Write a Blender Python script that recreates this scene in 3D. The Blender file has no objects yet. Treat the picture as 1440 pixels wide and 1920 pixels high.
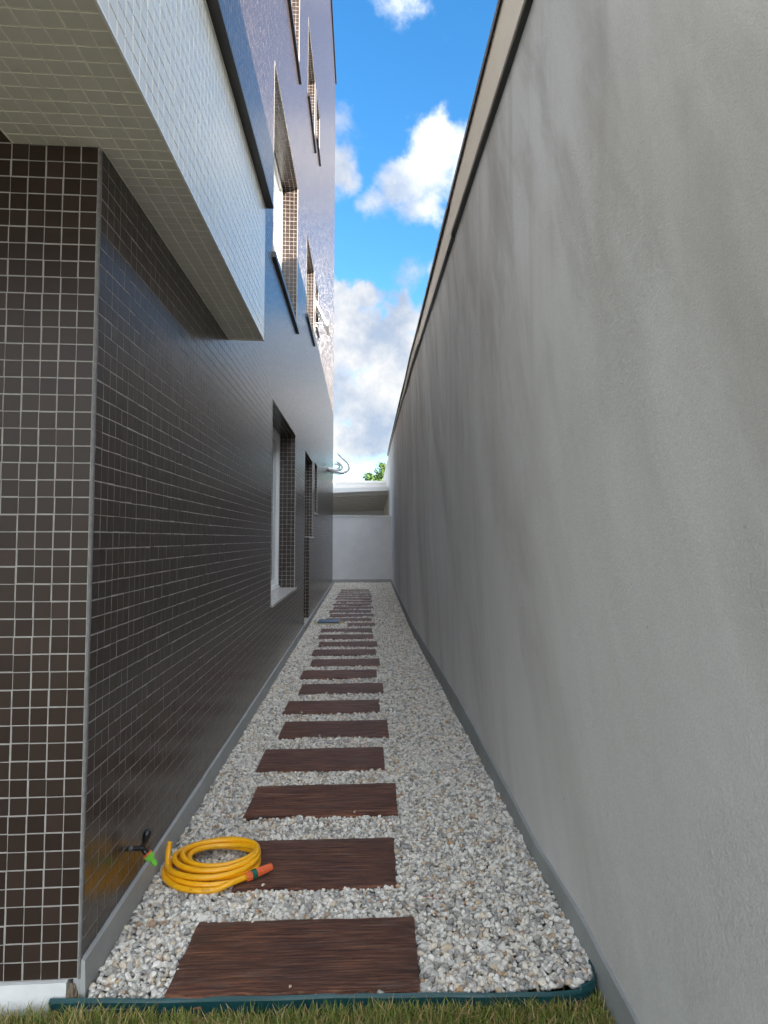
import bpy, bmesh, math, random
import numpy as np
from mathutils import Vector, Matrix, noise

rng = np.random.default_rng(7)
random.seed(7)
S = bpy.context.scene
COL = S.collection
R = math.radians

# ------------------------------------------------------------------ camera, sky, sun, exposure
EYE = 1.35
cam_d = bpy.data.cameras.new("camera")
cam = bpy.data.objects.new("camera", cam_d)
COL.objects.link(cam)
S.camera = cam
cam.location = (0, 0, EYE)
cam.rotation_euler = (math.pi / 2 + .0503, 0, -.0738)
cam_d.sensor_width = 36
cam_d.sensor_fit = 'AUTO'
cam_d.lens = 1181 / 1920 * 36
cam_d.shift_x = (720 - 765.3) / 1920
cam_d.shift_y = (950.5 - 960) / 1920
cam_d.clip_start = .02
cam_d.clip_end = 3000

SUN = Vector((1.0, -.70, .385)).normalized()      # direction towards the sun
SUN_EL = math.asin(SUN.z)
SUN_STRENGTH = 2.4
SKY_STRENGTH = .13
EXPOSURE = 3.0

sun_d = bpy.data.lights.new("sun", 'SUN')
sun_d.energy = SUN_STRENGTH
sun_d.angle = R(.53)
sun_d.color = (1.0, .87, .75)
sun = bpy.data.objects.new("sun", sun_d)
COL.objects.link(sun)
sun.rotation_euler = SUN.to_track_quat('Z', 'Y').to_euler()
sun.location = (30, -20, 30)

S.view_settings.view_transform = 'Standard'
S.view_settings.look = 'None'
S.view_settings.gamma = 1
S.view_settings.exposure = EXPOSURE
S.view_settings.use_curve_mapping = False
S.render.engine = 'CYCLES'
S.cycles.max_bounces = 10
S.cycles.diffuse_bounces = 6
S.cycles.glossy_bounces = 4
S.cycles.use_denoising = True
S.cycles.sample_clamp_indirect = 6

W = bpy.data.worlds.new("World")
S.world = W
W.use_nodes = True


class NT:
    """small helper around a node tree"""
    def __init__(s, tree):
        s.t = tree
        tree.nodes.clear()

    def n(s, typ, ins=None, **props):
        nd = s.t.nodes.new(typ)
        for k, v in props.items():
            setattr(nd, k, v)
        if ins:
            for k, v in ins.items():
                sock = nd.inputs[k]
                if isinstance(v, bpy.types.NodeSocket):
                    s.t.links.new(v, sock)
                else:
                    sock.default_value = v
        return nd

    def math(s, op, a, b=None, c=None, clamp=False):
        ins = {0: a}
        if b is not None:
            ins[1] = b
        if c is not None:
            ins[2] = c
        nd = s.n('ShaderNodeMath', ins, operation=op)
        nd.use_clamp = clamp
        return nd.outputs[0]

    def vmath(s, op, a, b=None, out=0):
        ins = {0: a}
        if b is not None:
            ins[1] = b
        nd = s.n('ShaderNodeVectorMath', ins, operation=op)
        return nd.outputs[out]

    def ramp(s, fac, stops, interp='LINEAR'):
        nd = s.n('ShaderNodeValToRGB', {0: fac})
        cr = nd.color_ramp
        cr.interpolation = interp
        while len(cr.elements) < len(stops):
            cr.elements.new(.5)
        for e, (p, c) in zip(cr.elements, stops):
            e.position = p
            e.color = (*c, 1) if len(c) == 3 else c
        return nd.outputs[0]

    def noise(s, vec, scale, detail=4, rough=.55, out=0, dist=0.0):
        nd = s.n('ShaderNodeTexNoise', {'Vector': vec, 'Scale': scale, 'Detail': detail, 'Roughness': rough, 'Distortion': dist})
        return nd.outputs[out]

    def mix(s, fac, a, b, blend='MIX'):
        nd = s.n('ShaderNodeMix', data_type='RGBA', blend_type=blend)
        for i, v in ((0, fac), (6, a), (7, b)):
            if isinstance(v, bpy.types.NodeSocket):
                s.t.links.new(v, nd.inputs[i])
            else:
                nd.inputs[i].default_value = v if i == 0 else ((*v, 1) if len(v) == 3 else v)
        return nd.outputs[2]

    def mapr(s, v, a, b, c, d, smooth=False):
        nd = s.n('ShaderNodeMapRange', {0: v, 1: a, 2: b, 3: c, 4: d})
        if smooth:
            nd.interpolation_type = 'SMOOTHSTEP'
        return nd.outputs[0]


# sky: Nishita with broken cumulus laid over it, direction space
w = NT(W.node_tree)
sky = w.n('ShaderNodeTexSky', sky_type='NISHITA')
sky.sun_disc = False
sky.sun_elevation = SUN_EL
sky.sun_rotation = math.atan2(SUN.x, SUN.y)
sky.altitude = 20
sky.air_density = 1.0
sky.dust_density = .6
sky.ozone_density = 2.0
geo = w.n('ShaderNodeTexCoord')
dirv = w.vmath('NORMALIZE', geo.outputs['Generated'])
skyc = w.n('ShaderNodeHueSaturation', {'Saturation': 1.34, 'Value': .40, 'Color': sky.outputs[0]}).outputs[0]
wn = w.noise(dirv, 7, 6, .6, out=1)
warp = w.vmath('ADD', dirv, w.n('ShaderNodeVectorMath', {0: w.vmath('SUBTRACT', wn, (.5, .5, .5)), 'Scale': .11}, operation='SCALE').outputs[0])
fine = w.noise(dirv, 26, 8, .62)
dens = None
BLOBS = [  # direction, radius, weight
    ((.0930, .8461, .5257), .062, 1.0), ((.0561, .864, .5004), .048, .9), ((.1324, .8491, .5138), .055, .95),
    ((.0798, .8755, .4766), .050, .75), ((.0234, .8756, .4823), .040, .62),
    ((-.0292, .8548, .5183), .042, .95), ((-.0344, .8326, .5531), .040, .5), ((-.07, .85, .53), .07, .9),
    ((.108, .9118, .4000), .036, .85), ((.0719, .9212, .3824), .034, .55),
    ((.0479, .7309, .6792), .075, .42), 
    ((-.3, .8, .52), .16, .9), ((.45, .72, .5), .2, .9), ((-.55, .3, .78), .22, .9), ((.1, -.2, .97), .25, .9),
    ((.7, .1, .7), .25, .9), ((-.75, -.35, .5), .22, .9), ((-.2, -.8, .55), .26, .9), ((.5, -.7, .5), .22, .8),
    ((-.85, .35, .4), .2, .9), ((-.5, .75, .45), .12, .9), ((.3, .4, .86), .14, .8),
]
for c, r, wt in BLOBS:
    L = Vector(c).normalized()
    dist = w.vmath('DISTANCE', warp, tuple(L), out=1)
    b = w.mapr(dist, r * 1.2, r * .15, 0, wt, True)
    dens = b if dens is None else w.math('MAXIMUM', dens, b)
sep = w.n('ShaderNodeSeparateXYZ', {0: dirv})
elev = sep.outputs[2]
sepw = w.n('ShaderNodeSeparateXYZ', {0: warp})
# cumulus bank standing round the horizon, its top near 21 degrees
bump = w.noise(w.vmath('MULTIPLY', dirv, (1, 1, .35)), 5.5, 5, .6)
topn = w.math('SUBTRACT', sepw.outputs[2], w.mapr(bump, .3, .7, -.035, .035))
topn = w.math('ADD', topn, w.mapr(sep.outputs[0], .03, .30, 0, .11, True))
bank = w.math('MULTIPLY', w.mapr(topn, .372, .340, 0, 1, True), w.mapr(elev, .095, .150, 0, 1, True))
bankg = w.noise(w.vmath('MULTIPLY', dirv, (1, 1, 2.2)), 9, 5, .6)
bank = w.math('MULTIPLY', bank, w.mapr(bankg, .28, .50, .70, 1.0, True))
dens = w.math('MAXIMUM', dens, bank)
# more broken cumulus added out of view, all round and overhead, as fill light
away = w.mapr(w.vmath('DOT_PRODUCT', dirv, (.03, .86, .5), out=1), .90, .80, 0, 1, True)
cover = w.mapr(w.noise(w.vmath('MULTIPLY', dirv, (1, 1, 1.3)), 2.6, 5, .55), .40, .54, 0, 1, True)
dens = w.math('MAXIMUM', dens, w.math('MULTIPLY', cover, away))
# cloud brighter towards the sun (forward scattering), gain added to light the lane
cloud_gain = w.mapr(w.vmath('DOT_PRODUCT', dirv, tuple(SUN), out=1), -.35, 1.0, 0, 1)
cloud_gain = w.math('ADD', 1.0, w.math('MULTIPLY', w.math('POWER', cloud_gain, 1.2), 7.2))
dens = w.math('ADD', dens, w.mapr(fine, .25, .75, -.28, .28))
alpha = w.mapr(dens, .18, .92, 0, .97, True)
lit = w.noise(w.vmath('ADD', dirv, (.1, -.05, .03)), 11, 5, .6)
ccol = w.ramp(w.mapr(lit, .36, .62, 0, 1), [(0, (.55, .65, .82)), (.5, (.82, .87, .95)), (1, (1.14, 1.12, 1.09))])
cbright = w.n('ShaderNodeVectorMath', {0: ccol, 'Scale': w.math('MULTIPLY', cloud_gain, .90)}, operation='SCALE').outputs[0]
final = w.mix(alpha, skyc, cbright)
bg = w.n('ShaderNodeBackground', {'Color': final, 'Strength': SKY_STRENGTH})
wo = w.n('ShaderNodeOutputWorld')
W.node_tree.links.new(bg.outputs[0], wo.inputs[0])


# ------------------------------------------------------------------ object helpers
def link(o, parent=None):
    COL.objects.link(o)
    if parent:
        o.parent = parent
    return o


def tag(o, label=None, cat=None, group=None, kind=None):
    if label: o['label'] = label
    if cat: o['category'] = cat
    if group: o['group'] = group
    if kind: o['kind'] = kind
    return o


def thing(name, loc, label, cat, group=None):
    o = bpy.data.objects.new(name, None)
    o.empty_display_size = .1
    o.location = loc
    link(o)
    return tag(o, label, cat, group)


def np_mesh(name, verts, faces, mats, smooth=False, mat_idx=None):
    """verts Nx3, faces list or MxK array of constant size"""
    me = bpy.data.meshes.new(name)
    v = np.asarray(verts, dtype=np.float32)
    f = np.asarray(faces, dtype=np.int32)
    me.vertices.add(len(v))
    me.vertices.foreach_set('co', v.ravel())
    me.loops.add(f.size)
    me.loops.foreach_set('vertex_index', f.ravel())
    me.polygons.add(len(f))
    k = f.shape[1]
    me.polygons.foreach_set('loop_start', np.arange(0, f.size, k, dtype=np.int32))
    try:
        me.polygons.foreach_set('loop_total', np.full(len(f), k, dtype=np.int32))
    except Exception:
        pass
    if mat_idx is not None:
        me.polygons.foreach_set('material_index', np.asarray(mat_idx, dtype=np.int32))
    me.polygons.foreach_set('use_smooth', np.full(len(f), smooth))
    for m in (mats if isinstance(mats, (list, tuple)) else [mats]):
        me.materials.append(m)
    me.update(calc_edges=True)
    me.validate()
    return me


def mobj(name, me, parent=None, loc=None):
    o = bpy.data.objects.new(name, me)
    if parent is not None:
        o.parent = parent
        if loc is None:
            o.location = -Vector(parent_world(parent))
        else:
            o.location = loc
    elif loc is not None:
        o.location = loc
    COL.objects.link(o)
    return o


def parent_world(p):
    v = Vector((0, 0, 0))
    while p is not None:
        v += p.location
        p = p.parent
    return v


def obj(name, bm, m, parent=None, smooth=False, bevel=0, seg=2):
    """link a bmesh given in WORLD coordinates as one object"""
    if bevel:
        bmesh.ops.bevel(bm, geom=[e for e in bm.edges if len(e.link_faces) == 2 and e.calc_face_angle(0) > .5], offset=bevel, segments=seg,
                        profile=.5, affect='EDGES', clamp_overlap=True)
    bmesh.ops.recalc_face_normals(bm, faces=bm.faces)
    me = bpy.data.meshes.new(name)
    bm.to_mesh(me)
    bm.free()
    for x in (m if isinstance(m, (list, tuple)) else [m]):
        me.materials.append(x)
    if smooth:
        me.polygons.foreach_set('use_smooth', np.full(len(me.polygons), True))
    return mobj(name, me, parent)


def box(bm, x0, x1, y0, y1, z0, z1):
    vs = [bm.verts.new((x, y, z)) for x in (x0, x1) for y in (y0, y1) for z in (z0, z1)]
    for f in ((0, 1, 3, 2), (4, 6, 7, 5), (0, 4, 5, 1), (2, 3, 7, 6), (0, 2, 6, 4), (1, 5, 7, 3)):
        bm.faces.new([vs[i] for i in f])
    return vs


def boxobj(name, dims, m, parent=None, bevel=0):
    bm = bmesh.new()
    box(bm, *dims)
    return obj(name, bm, m, parent, bevel=bevel)


def tube(bm, pts, rad, n=12, cap=True):
    pts = [Vector(p) for p in pts]
    rads = rad if isinstance(rad, (list, tuple)) else [rad] * len(pts)
    rings = []
    up = None
    for i, p in enumerate(pts):
        t = (pts[min(i + 1, len(pts) - 1)] - pts[max(i - 1, 0)]).normalized()
        if up is None:
            a = Vector((0, 0, 1)) if abs(t.z) < .9 else Vector((1, 0, 0))
            up = (a - t * a.dot(t)).normalized()
        else:
            up = (up - t * up.dot(t)).normalized()
        s = t.cross(up)
        rings.append([bm.verts.new(p + (up * math.cos(2 * math.pi * k / n) + s * math.sin(2 * math.pi * k / n)) * rads[i]) for k in range(n)])
    for a, b in zip(rings, rings[1:]):
        for k in range(n):
            bm.faces.new((a[k], a[(k + 1) % n], b[(k + 1) % n], b[k]))
    if cap:
        bm.faces.new(rings[0][::-1])
        bm.faces.new(rings[-1])
    return rings


def lathe(bm, base, axis, prof, n=24, rib=0):
    """prof: list of (distance along axis, radius); rib: alternate radius scaling"""
    base = Vector(base)
    ax = Vector(axis).normalized()
    a = Vector((0, 0, 1)) if abs(ax.z) < .9 else Vector((1, 0, 0))
    u = (a - ax * a.dot(ax)).normalized()
    v = ax.cross(u)
    rings = []
    for d, r in prof:
        ring = []
        for k in range(n):
            rr = r * (1 - rib * (k % 2))
            t = 2 * math.pi * k / n
            ring.append(bm.verts.new(base + ax * d + (u * math.cos(t) + v * math.sin(t)) * rr))
        rings.append(ring)
    for p, q in zip(rings, rings[1:]):
        for k in range(n):
            bm.faces.new((p[k], p[(k + 1) % n], q[(k + 1) % n], q[k]))
    bm.faces.new(rings[0][::-1])
    bm.faces.new(rings[-1])


# ------------------------------------------------------------------ materials
def mat(name):
    m = bpy.data.materials.new(name)
    m.use_nodes = True
    t = NT(m.node_tree)
    out = t.n('ShaderNodeOutputMaterial')
    p = t.n('ShaderNodeBsdfPrincipled')
    m.node_tree.links.new(p.outputs[0], out.inputs[0])
    return m, t, p


def setp(t, p, **kw):
    for k, v in kw.items():
        s = p.inputs[k.replace('_', ' ')]
        if isinstance(v, bpy.types.NodeSocket):
            t.t.links.new(v, s)
        else:
            s.default_value = (*v, 1) if isinstance(v, tuple) and len(v) == 3 and s.type == 'RGBA' else v


def bumpn(t, h, strength=.3, dist=.01):
    return t.n('ShaderNodeBump', {'Height': h, 'Strength': strength, 'Distance': dist}).outputs[0]


def simple(name, col, rough=.6, metallic=0., var=.12, scale=9, bump=0., bscale=60, bdist=.003, spec=.5):
    m, t, p = mat(name)
    g = t.n('ShaderNodeNewGeometry').outputs['Position']
    nz = t.noise(g, scale, 5, .6)
    c2 = tuple(min(1, c * (1 + var)) for c in col)
    c1 = tuple(c * (1 - var) for c in col)
    setp(t, p, Base_Color=t.ramp(nz, [(.3, c1), (.7, c2)]), Roughness=rough, Metallic=metallic, Specular_IOR_Level=spec)
    if bump:
        setp(t, p, Normal=bumpn(t, t.noise(g, bscale, 5, .6), bump, bdist))
    return m


def tile_mat(name, c_dark, c_mid, c_warm, rough, per_object=False, coat=.0, spec=.5):
    m, t, p = mat(name)
    if per_object:
        rnd = t.n('ShaderNodeObjectInfo').outputs['Random']
    else:
        rnd = t.n('ShaderNodeNewGeometry').outputs['Random Per Island']
    g = t.n('ShaderNodeNewGeometry').outputs['Position']
    mott = t.noise(g, 55, 4, .6)
    base = t.ramp(rnd, [(0, c_dark), (.55, c_mid), (.85, c_mid), (1, c_warm)])
    rr = t.mapr(rnd, 0, 1, rough * .98, rough * 1.02)
    setp(t, p, Base_Color=base, Roughness=rr, Specular_IOR_Level=spec)
    return m


M = {}
M['brown_tile'] = tile_mat('brown_ceramic_tile', (.034, .022, .017), (.040, .027, .021), (.050, .032, .025), .25, spec=.6)
M['brown_tile_single'] = tile_mat('brown_ceramic_tile_single', (.034, .022, .017), (.040, .027, .021), (.050, .032, .025), .30, True, spec=.22)  # same tile with its reflection cut down, a darker copy for the front wall
M['white_tile'] = tile_mat('white_ceramic_tile', (.66, .645, .565), (.69, .675, .59), (.71, .69, .605), .22)
M['white_tile_single'] = tile_mat('white_ceramic_tile_single', (.66, .645, .565), (.69, .675, .59), (.71, .69, .605), .24, True)
M['grout'] = simple('grey_grout', (.34, .325, .30), .85, var=.18, scale=25, bump=.3, bscale=300, bdist=.001)
M['white_grout'] = simple('cream_grout', (.88, .85, .72), .85, var=.12, scale=25)
M['render_base'] = simple('smooth_grey_cement', (.36, .37, .36), .8, var=.10, scale=6, bump=.3, bscale=90, bdist=.002)
M['white_render'] = simple('white_painted_render', (.74, .75, .74), .75, var=.07, scale=12, bump=.4, bscale=120, bdist=.002)
M['alu'] = simple('white_aluminium', (.80, .81, .80), .35, var=.03)
M['metal_cap'] = simple('dark_grey_metal', (.085, .085, .09), .45, metallic=.0, var=.15, scale=4)
M['black_granite'] = simple('black_granite', (.022, .022, .024), .35, var=.5, scale=160, bump=.2, bscale=220, bdist=.002)
M['roof_edge'] = simple('dark_roof_edging', (.02, .025, .035), .5)
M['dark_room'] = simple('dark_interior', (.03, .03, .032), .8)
M['dark_brown_render'] = simple('dark_brown_render', (.06, .045, .038), .6)
M['concrete'] = simple('raw_concrete', (.36, .35, .33), .9, var=.15, scale=5, bump=.4, bscale=70, bdist=.004)


def granite_light():
    m, t, p = mat('grey_speckled_granite')
    g = t.n('ShaderNodeNewGeometry').outputs['Position']
    vor = t.n('ShaderNodeTexVoronoi', {'Vector': g, 'Scale': 160.0}).outputs['Color']
    v = t.n('ShaderNodeSeparateColor', {0: vor}).outputs[0]
    setp(t, p, Base_Color=t.ramp(v, [(0, (.18, .17, .16)), (.35, (.42, .40, .37)), (.75, (.55, .53, .49)), (1, (.68, .66, .62))]), Roughness=.25)
    return m


M['granite'] = granite_light()


def glass():
    m, t, p = mat('window_glass')
    setp(t, p, Base_Color=(.62, .70, .74), Roughness=.03, Transmission_Weight=.55, IOR=1.5)
    return m


M['glass'] = glass()


def plaster():
    m, t, p = mat('grey_textured_plaster')
    g = t.n('ShaderNodeNewGeometry').outputs['Position']
    s = t.n('ShaderNodeSeparateXYZ', {0: g})
    # broad soft damp clouds running on a slant, faint run-off, fine mottling
    diag = t.n('ShaderNodeCombineXYZ', {0: s.outputs[0], 1: t.math('ADD', t.math('MULTIPLY', s.outputs[1], 1.35), t.math('MULTIPLY', s.outputs[2], -.75)),
                                        2: t.math('ADD', t.math('MULTIPLY', s.outputs[2], .34), t.math('MULTIPLY', s.outputs[1], .22))}).outputs[0]
    cloud = t.noise(diag, .85, 7, .60, dist=.5)
    cloud2 = t.noise(diag, 2.6, 7, .62, dist=.3)
    run = t.noise(t.vmath('MULTIPLY', g, (1.5, 1.5, .14)), 3.4, 6, .6)
    high = t.mapr(s.outputs[2], 1.0, 3.3, 0, 1, True)
    base = t.ramp(cloud, [(.36, (.60, .585, .56)), (.5, (.735, .73, .71)), (.62, (.80, .80, .785))])
    base = t.mix(t.math('MULTIPLY', t.mapr(cloud2, .45, .68, 0, .46, True), t.math('ADD', t.math('MULTIPLY', high, .85), .15)), base, (.40, .38, .355))
    base = t.mix(t.math('MULTIPLY', t.mapr(run, .46, .68, 0, .34, True), high), base, (.40, .37, .34))
    pale = t.mapr(t.noise(t.vmath('MULTIPLY', g, (1, 1, .6)), 1.9, 6, .62), .54, .72, 0, .35, True)
    base = t.mix(pale, base, (.80, .80, .785))
    fine_n = t.noise(g, 170, 6, .7)
    base = t.mix(t.mapr(fine_n, .38, .62, 0, .30), base, (.42, .415, .40))
    # sparse dark nicks and hairlines
    nick = t.n('ShaderNodeTexVoronoi', {'Vector': t.vmath('MULTIPLY', diag, (1, 2.2, 9)), 'Scale': 1.7}, feature='F1').outputs['Distance']
    base = t.mix(t.mapr(nick, .035, .02, 0, .35), base, (.22, .21, .20))
    hair = t.n('ShaderNodeTexVoronoi', {'Vector': t.vmath('ADD', g, t.n('ShaderNodeVectorMath', {0: t.noise(g, 2.5, 5, .6, out=1), 'Scale': .6}, operation='SCALE').outputs[0]), 'Scale': .55}, feature='DISTANCE_TO_EDGE').outputs['Distance']
    hairm = t.math('MULTIPLY', t.mapr(hair, .0035, .0005, 0, 1), t.mapr(t.noise(g, .9, 2), .52, .60, 0, 1))
    # trowel relief: fine grit, short slanted ridges in patches, gentle undulation
    wm = t.mapr(t.noise(g, 1.3, 4), .46, .62, .15, 1, True)
    grit = t.noise(g, 150, 7, .75)
    ridge = t.noise(t.vmath('MULTIPLY', diag, (1, 3.0, 16)), 9, 6, .7, dist=.6)
    lump = t.noise(g, 4.5, 5, .55)
    h = t.math('ADD', t.math('MULTIPLY', grit, .42), t.math('MULTIPLY', t.math('MULTIPLY', ridge, wm), .9))
    h = t.math('ADD', h, t.math('MULTIPLY', lump, .9))
    setp(t, p, Base_Color=base, Roughness=.85, Specular_IOR_Level=.3, Normal=bumpn(t, h, .85, .009))
    return m


M['plaster'] = plaster()
M['fascia'] = simple('beige_sheet_metal', (.86, .785, .665), .55, var=.04, scale=2, bump=.08, bscale=3, bdist=.01)


def wood():
    m, t, p = mat('dark_stained_wood_plank')
    tc = t.n('ShaderNodeTexCoord').outputs['Object']
    oi = t.n('ShaderNodeObjectInfo')
    off = t.n('ShaderNodeVectorMath', {0: (13.7, 7.3, 3.1), 'Scale': t.math('MULTIPLY', oi.outputs['Random'], 9)}, operation='SCALE').outputs[0]
    v = t.vmath('ADD', tc, off)
    vs = t.vmath('MULTIPLY', v, (.7, 13, 8))
    gr = t.noise(vs, 7.5, 9, .68, dist=.08)
    gr2 = t.noise(t.vmath('MULTIPLY', v, (.7, 34, 10)), 9, 6, .7, dist=.05)
    blot = t.noise(t.vmath('MULTIPLY', v, (1, 2.2, 1)), 3.2, 5, .6)
    c = t.ramp(gr, [(.38, (.026, .010, .008)), (.47, (.12, .040, .023)), (.54, (.23, .080, .042)), (.64, (.42, .19, .10))])
    c = t.mix(t.mapr(blot, .40, .66, 0, .6, True), c, (.075, .026, .019))
    c = t.mix(t.mapr(blot, .62, .80, 0, .5, True), c, (.150, .052, .022))
    c = t.mix(t.mapr(gr2, .53, .66, 0, .6), c, (.36, .22, .15))
    c = t.mix(t.mapr(gr2, .44, .30, 0, .85), c, (.012, .005, .005))
    c = t.mix(t.mapr(oi.outputs['Random'], 0, 1, 0, .40), c, (.13, .075, .062))
    c = t.mix(t.mapr(t.noise(t.vmath('MULTIPLY', v, (1, 5, 1)), 5, 6, .7), .55, .72, 0, .35), c, (.27, .22, .19))
    rr = t.mapr(gr, .35, .65, .46, .26)
    h = t.math('ADD', t.math('MULTIPLY', gr2, .8), gr)
    setp(t, p, Base_Color=c, Roughness=rr, Specular_IOR_Level=.35, Normal=bumpn(t, h, 1.0, .012))
    return m


M['wood'] = wood()


def stone():
    m, t, p = mat('crushed_white_stone')
    oi = t.n('ShaderNodeObjectInfo').outputs['Random']
    tc = t.n('ShaderNodeTexCoord').outputs['Object']
    g = t.n('ShaderNodeNewGeometry').outputs['Position']
    c = t.ramp(oi, [(0, (.24, .235, .22)), (.12, (.38, .37, .345)), (.32, (.56, .545, .50)), (.48, (.71, .69, .63)), (.72, (.81, .785, .715)), (.87, (.68, .60, .48)),
                    (.945, (.50, .38, .24)), (.968, (.40, .24, .13)), (.985, (.42, .36, .30)), (1.0, (.80, .78, .74))])
    sp = t.noise(g, 260, 3, .7)
    c = t.mix(t.mapr(sp, .52, .66, 0, .45), c, (.22, .21, .20))
    c = t.mix(t.mapr(t.noise(g, 90, 3, .6), .55, .75, 0, .25), c, (.55, .42, .27))
    setp(t, p, Base_Color=c, Roughness=.78, Specular_IOR_Level=.35, Normal=bumpn(t, sp, .35, .002))
    return m


M['stone'] = stone()
M['bed'] = simple('gravel_bed_soil', (.22, .21, .19), .95, var=.45, scale=60, bump=1, bscale=110, bdist=.012)


def grassm():
    m, t, p = mat('grass_blade')
    rnd = t.n('ShaderNodeNewGeometry').outputs['Random Per Island']
    c = t.ramp(rnd, [(0, (.09, .14, .02)), (.48, (.17, .23, .04)), (.70, (.30, .26, .07)), (.85, (.42, .29, .13)), (1, (.52, .38, .20))])
    setp(t, p, Base_Color=c, Roughness=.55, Specular_IOR_Level=.3)
    return m


M['grass'] = grassm()
M['lawn'] = simple('lawn_soil', (.075, .070, .035), .95, var=.5, scale=30, bump=.8, bscale=80, bdist=.01)
M['edging'] = simple('teal_green_plastic', (.010, .060, .066), .34, var=.12, scale=14, bump=.2, bscale=25, bdist=.004)
M['hose'] = simple('yellow_rubber_hose', (.88, .43, .008), .33, var=.07, scale=14)
M['orange'] = simple('orange_plastic', (.72, .13, .035), .4, var=.05)
M['green'] = simple('bright_green_plastic', (.16, .55, .05), .35, var=.05)
M['dgreen'] = simple('dark_green_rubber', (.01, .13, .08), .5, var=.05)
M['black'] = simple('black_plastic', (.012, .013, .015), .28, var=.05)
M['print'] = simple('black_print', (.07, .03, .01), .6)
M['foam'] = simple('silver_pipe_insulation', (.74, .74, .73), .55, var=.15, scale=40, bump=.3, bscale=60, bdist=.004)
M['lid'] = simple('blue_grey_plastic_lid', (.055, .105, .18), .30, var=.12)
M['collar'] = simple('yellowish_cement_collar', (.42, .36, .20), .9, var=.22, scale=14, bump=.5, bscale=60, bdist=.004)
M['leaf'] = simple('tree_leaf', (.085, .16, .03), .5, var=.6, scale=3)
M['leaf_dark'] = simple('dark_tree_leaf', (.04, .085, .025), .5, var=.5, scale=3)
M['leaf_yellow'] = simple('yellow_tree_leaf', (.40, .30, .08), .5, var=.3, scale=3)
M['bark'] = simple('tree_bark', (.12, .09, .06), .9, var=.3)
M['endwall'] = simple('pale_blue_grey_paint', (.66, .665, .67), .8, var=.06, scale=2.2, bump=.35, bscale=40, bdist=.003)
M['house'] = simple('pale_house_paint', (.66, .66, .64), .8, var=.05, scale=1)
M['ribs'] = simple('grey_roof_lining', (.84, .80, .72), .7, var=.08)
M['rib_dark'] = simple('darkened_roof_batten', (.50, .47, .42), .8, var=.08)  # ribs coloured darker than the ceiling so they stand out
M['side'] = simple('beige_porch_paint', (.55, .51, .43), .8, var=.06)
M['neighbour'] = simple('neighbour_render', (.50, .48, .45), .85, var=.08, scale=1)

# ------------------------------------------------------------------ key dimensions
P = .053                      # tile pitch
XL = -.828                    # face of the tiled side wall
Y0 = 2.004                    # front corner of the building
Y1 = 18.3                     # far corner
ZT = 14.95                    # roof edge
Z0 = .046                     # bottom of the tile grid
gy = lambda y: Y0 + round((y - Y0) / P) * P
gz = lambda z: Z0 + round((z - Z0) / P) * P

# openings in the side wall: y0, y1, z0, z1
WIN = []
for a in [(5.88, 7.94, .715, 2.66), (11.13, 11.80, 1.82, 2.68),
          (5.78, 7.95, 3.99, 5.81), (9.25, 10.68, 4.65, 5.93), (11.11, 11.75, 5.11, 5.96),
          (5.78, 7.93, 7.25, 9.10), (9.22, 10.60, 7.98, 9.22), (10.98, 11.76, 8.46, 9.35),
          (5.78, 7.93, 10.65, 12.45), (9.22, 10.60, 11.35, 12.60), (10.98, 11.76, 11.85, 12.70)]:
    WIN.append((gy(a[0]), gy(a[1]), gz(a[2]), gz(a[3])))
DW = (gy(9.25), gy(10.70), gz(1.375), gz(2.65))       # window zone beside and above the door
DO = (gy(9.25), gy(10.04), gz(.10), gz(1.375))        # lower part of the door opening
OPEN = WIN + [DW, DO]
REV = .205

# ------------------------------------------------------------------ ground
def plane_obj(name, x0, x1, y0, y1, z, m, nx=1, ny=1, jitter=0):
    xs = np.linspace(x0, x1, nx + 1)
    ys = np.linspace(y0, y1, ny + 1)
    X, Y = np.meshgrid(xs, ys, indexing='ij')
    Zs = np.full_like(X, z)
    if jitter:
        Zs += rng.uniform(-jitter, jitter, Zs.shape)
    v = np.stack([X, Y, Zs], -1).reshape(-1, 3)
    i = np.arange((nx + 1) * (ny + 1)).reshape(nx + 1, ny + 1)
    f = np.stack([i[:-1, :-1], i[1:, :-1], i[1:, 1:], i[:-1, 1:]], -1).reshape(-1, 4)
    return mobj(name, np_mesh(name, v, f, m))


tag(plane_obj('ground', -900, 900, -900, 900, -.14, simple('far_ground', (.16, .15, .11), .95, var=.3, scale=.4)), kind='structure')
tag(plane_obj('yard_paving', -6, 4, 19.6, 27, -.06, simple('pale_paving', (.52, .50, .46), .85, var=.08, scale=3)), kind='structure')
tag(plane_obj('bounce_paving', -14, 12, -22, -5, -.06, simple('pale_bounce_concrete', (.34, .32, .29), .85, var=.08, scale=3)), kind='structure')  # pale paving added unseen behind the camera to bounce sunlight into the lane
tag(plane_obj('lawn', -14, 12, -22, 1.985, -.068, M['lawn'], 60, 40, .006), kind='structure')


def XW(y):
    """front face of the boundary wall along the lane"""
    return .740 + max(0, y - 9) * .0165


# gravel bed under the stones
ys = np.linspace(1.965, 19.45, 60)
v, f = [], []
for i, y in enumerate(ys):
    for x in (-.83, -.3, .2, XW(y) + .01):
        v.append((x, y, -.022))
for i in range(len(ys) - 1):
    for k in range(3):
        a = i * 4 + k
        f.append((a, a + 1, a + 5, a + 4))
tag(mobj('gravel_bed', np_mesh('gravel_bed', v, f, M['bed'])), kind='structure')


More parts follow.
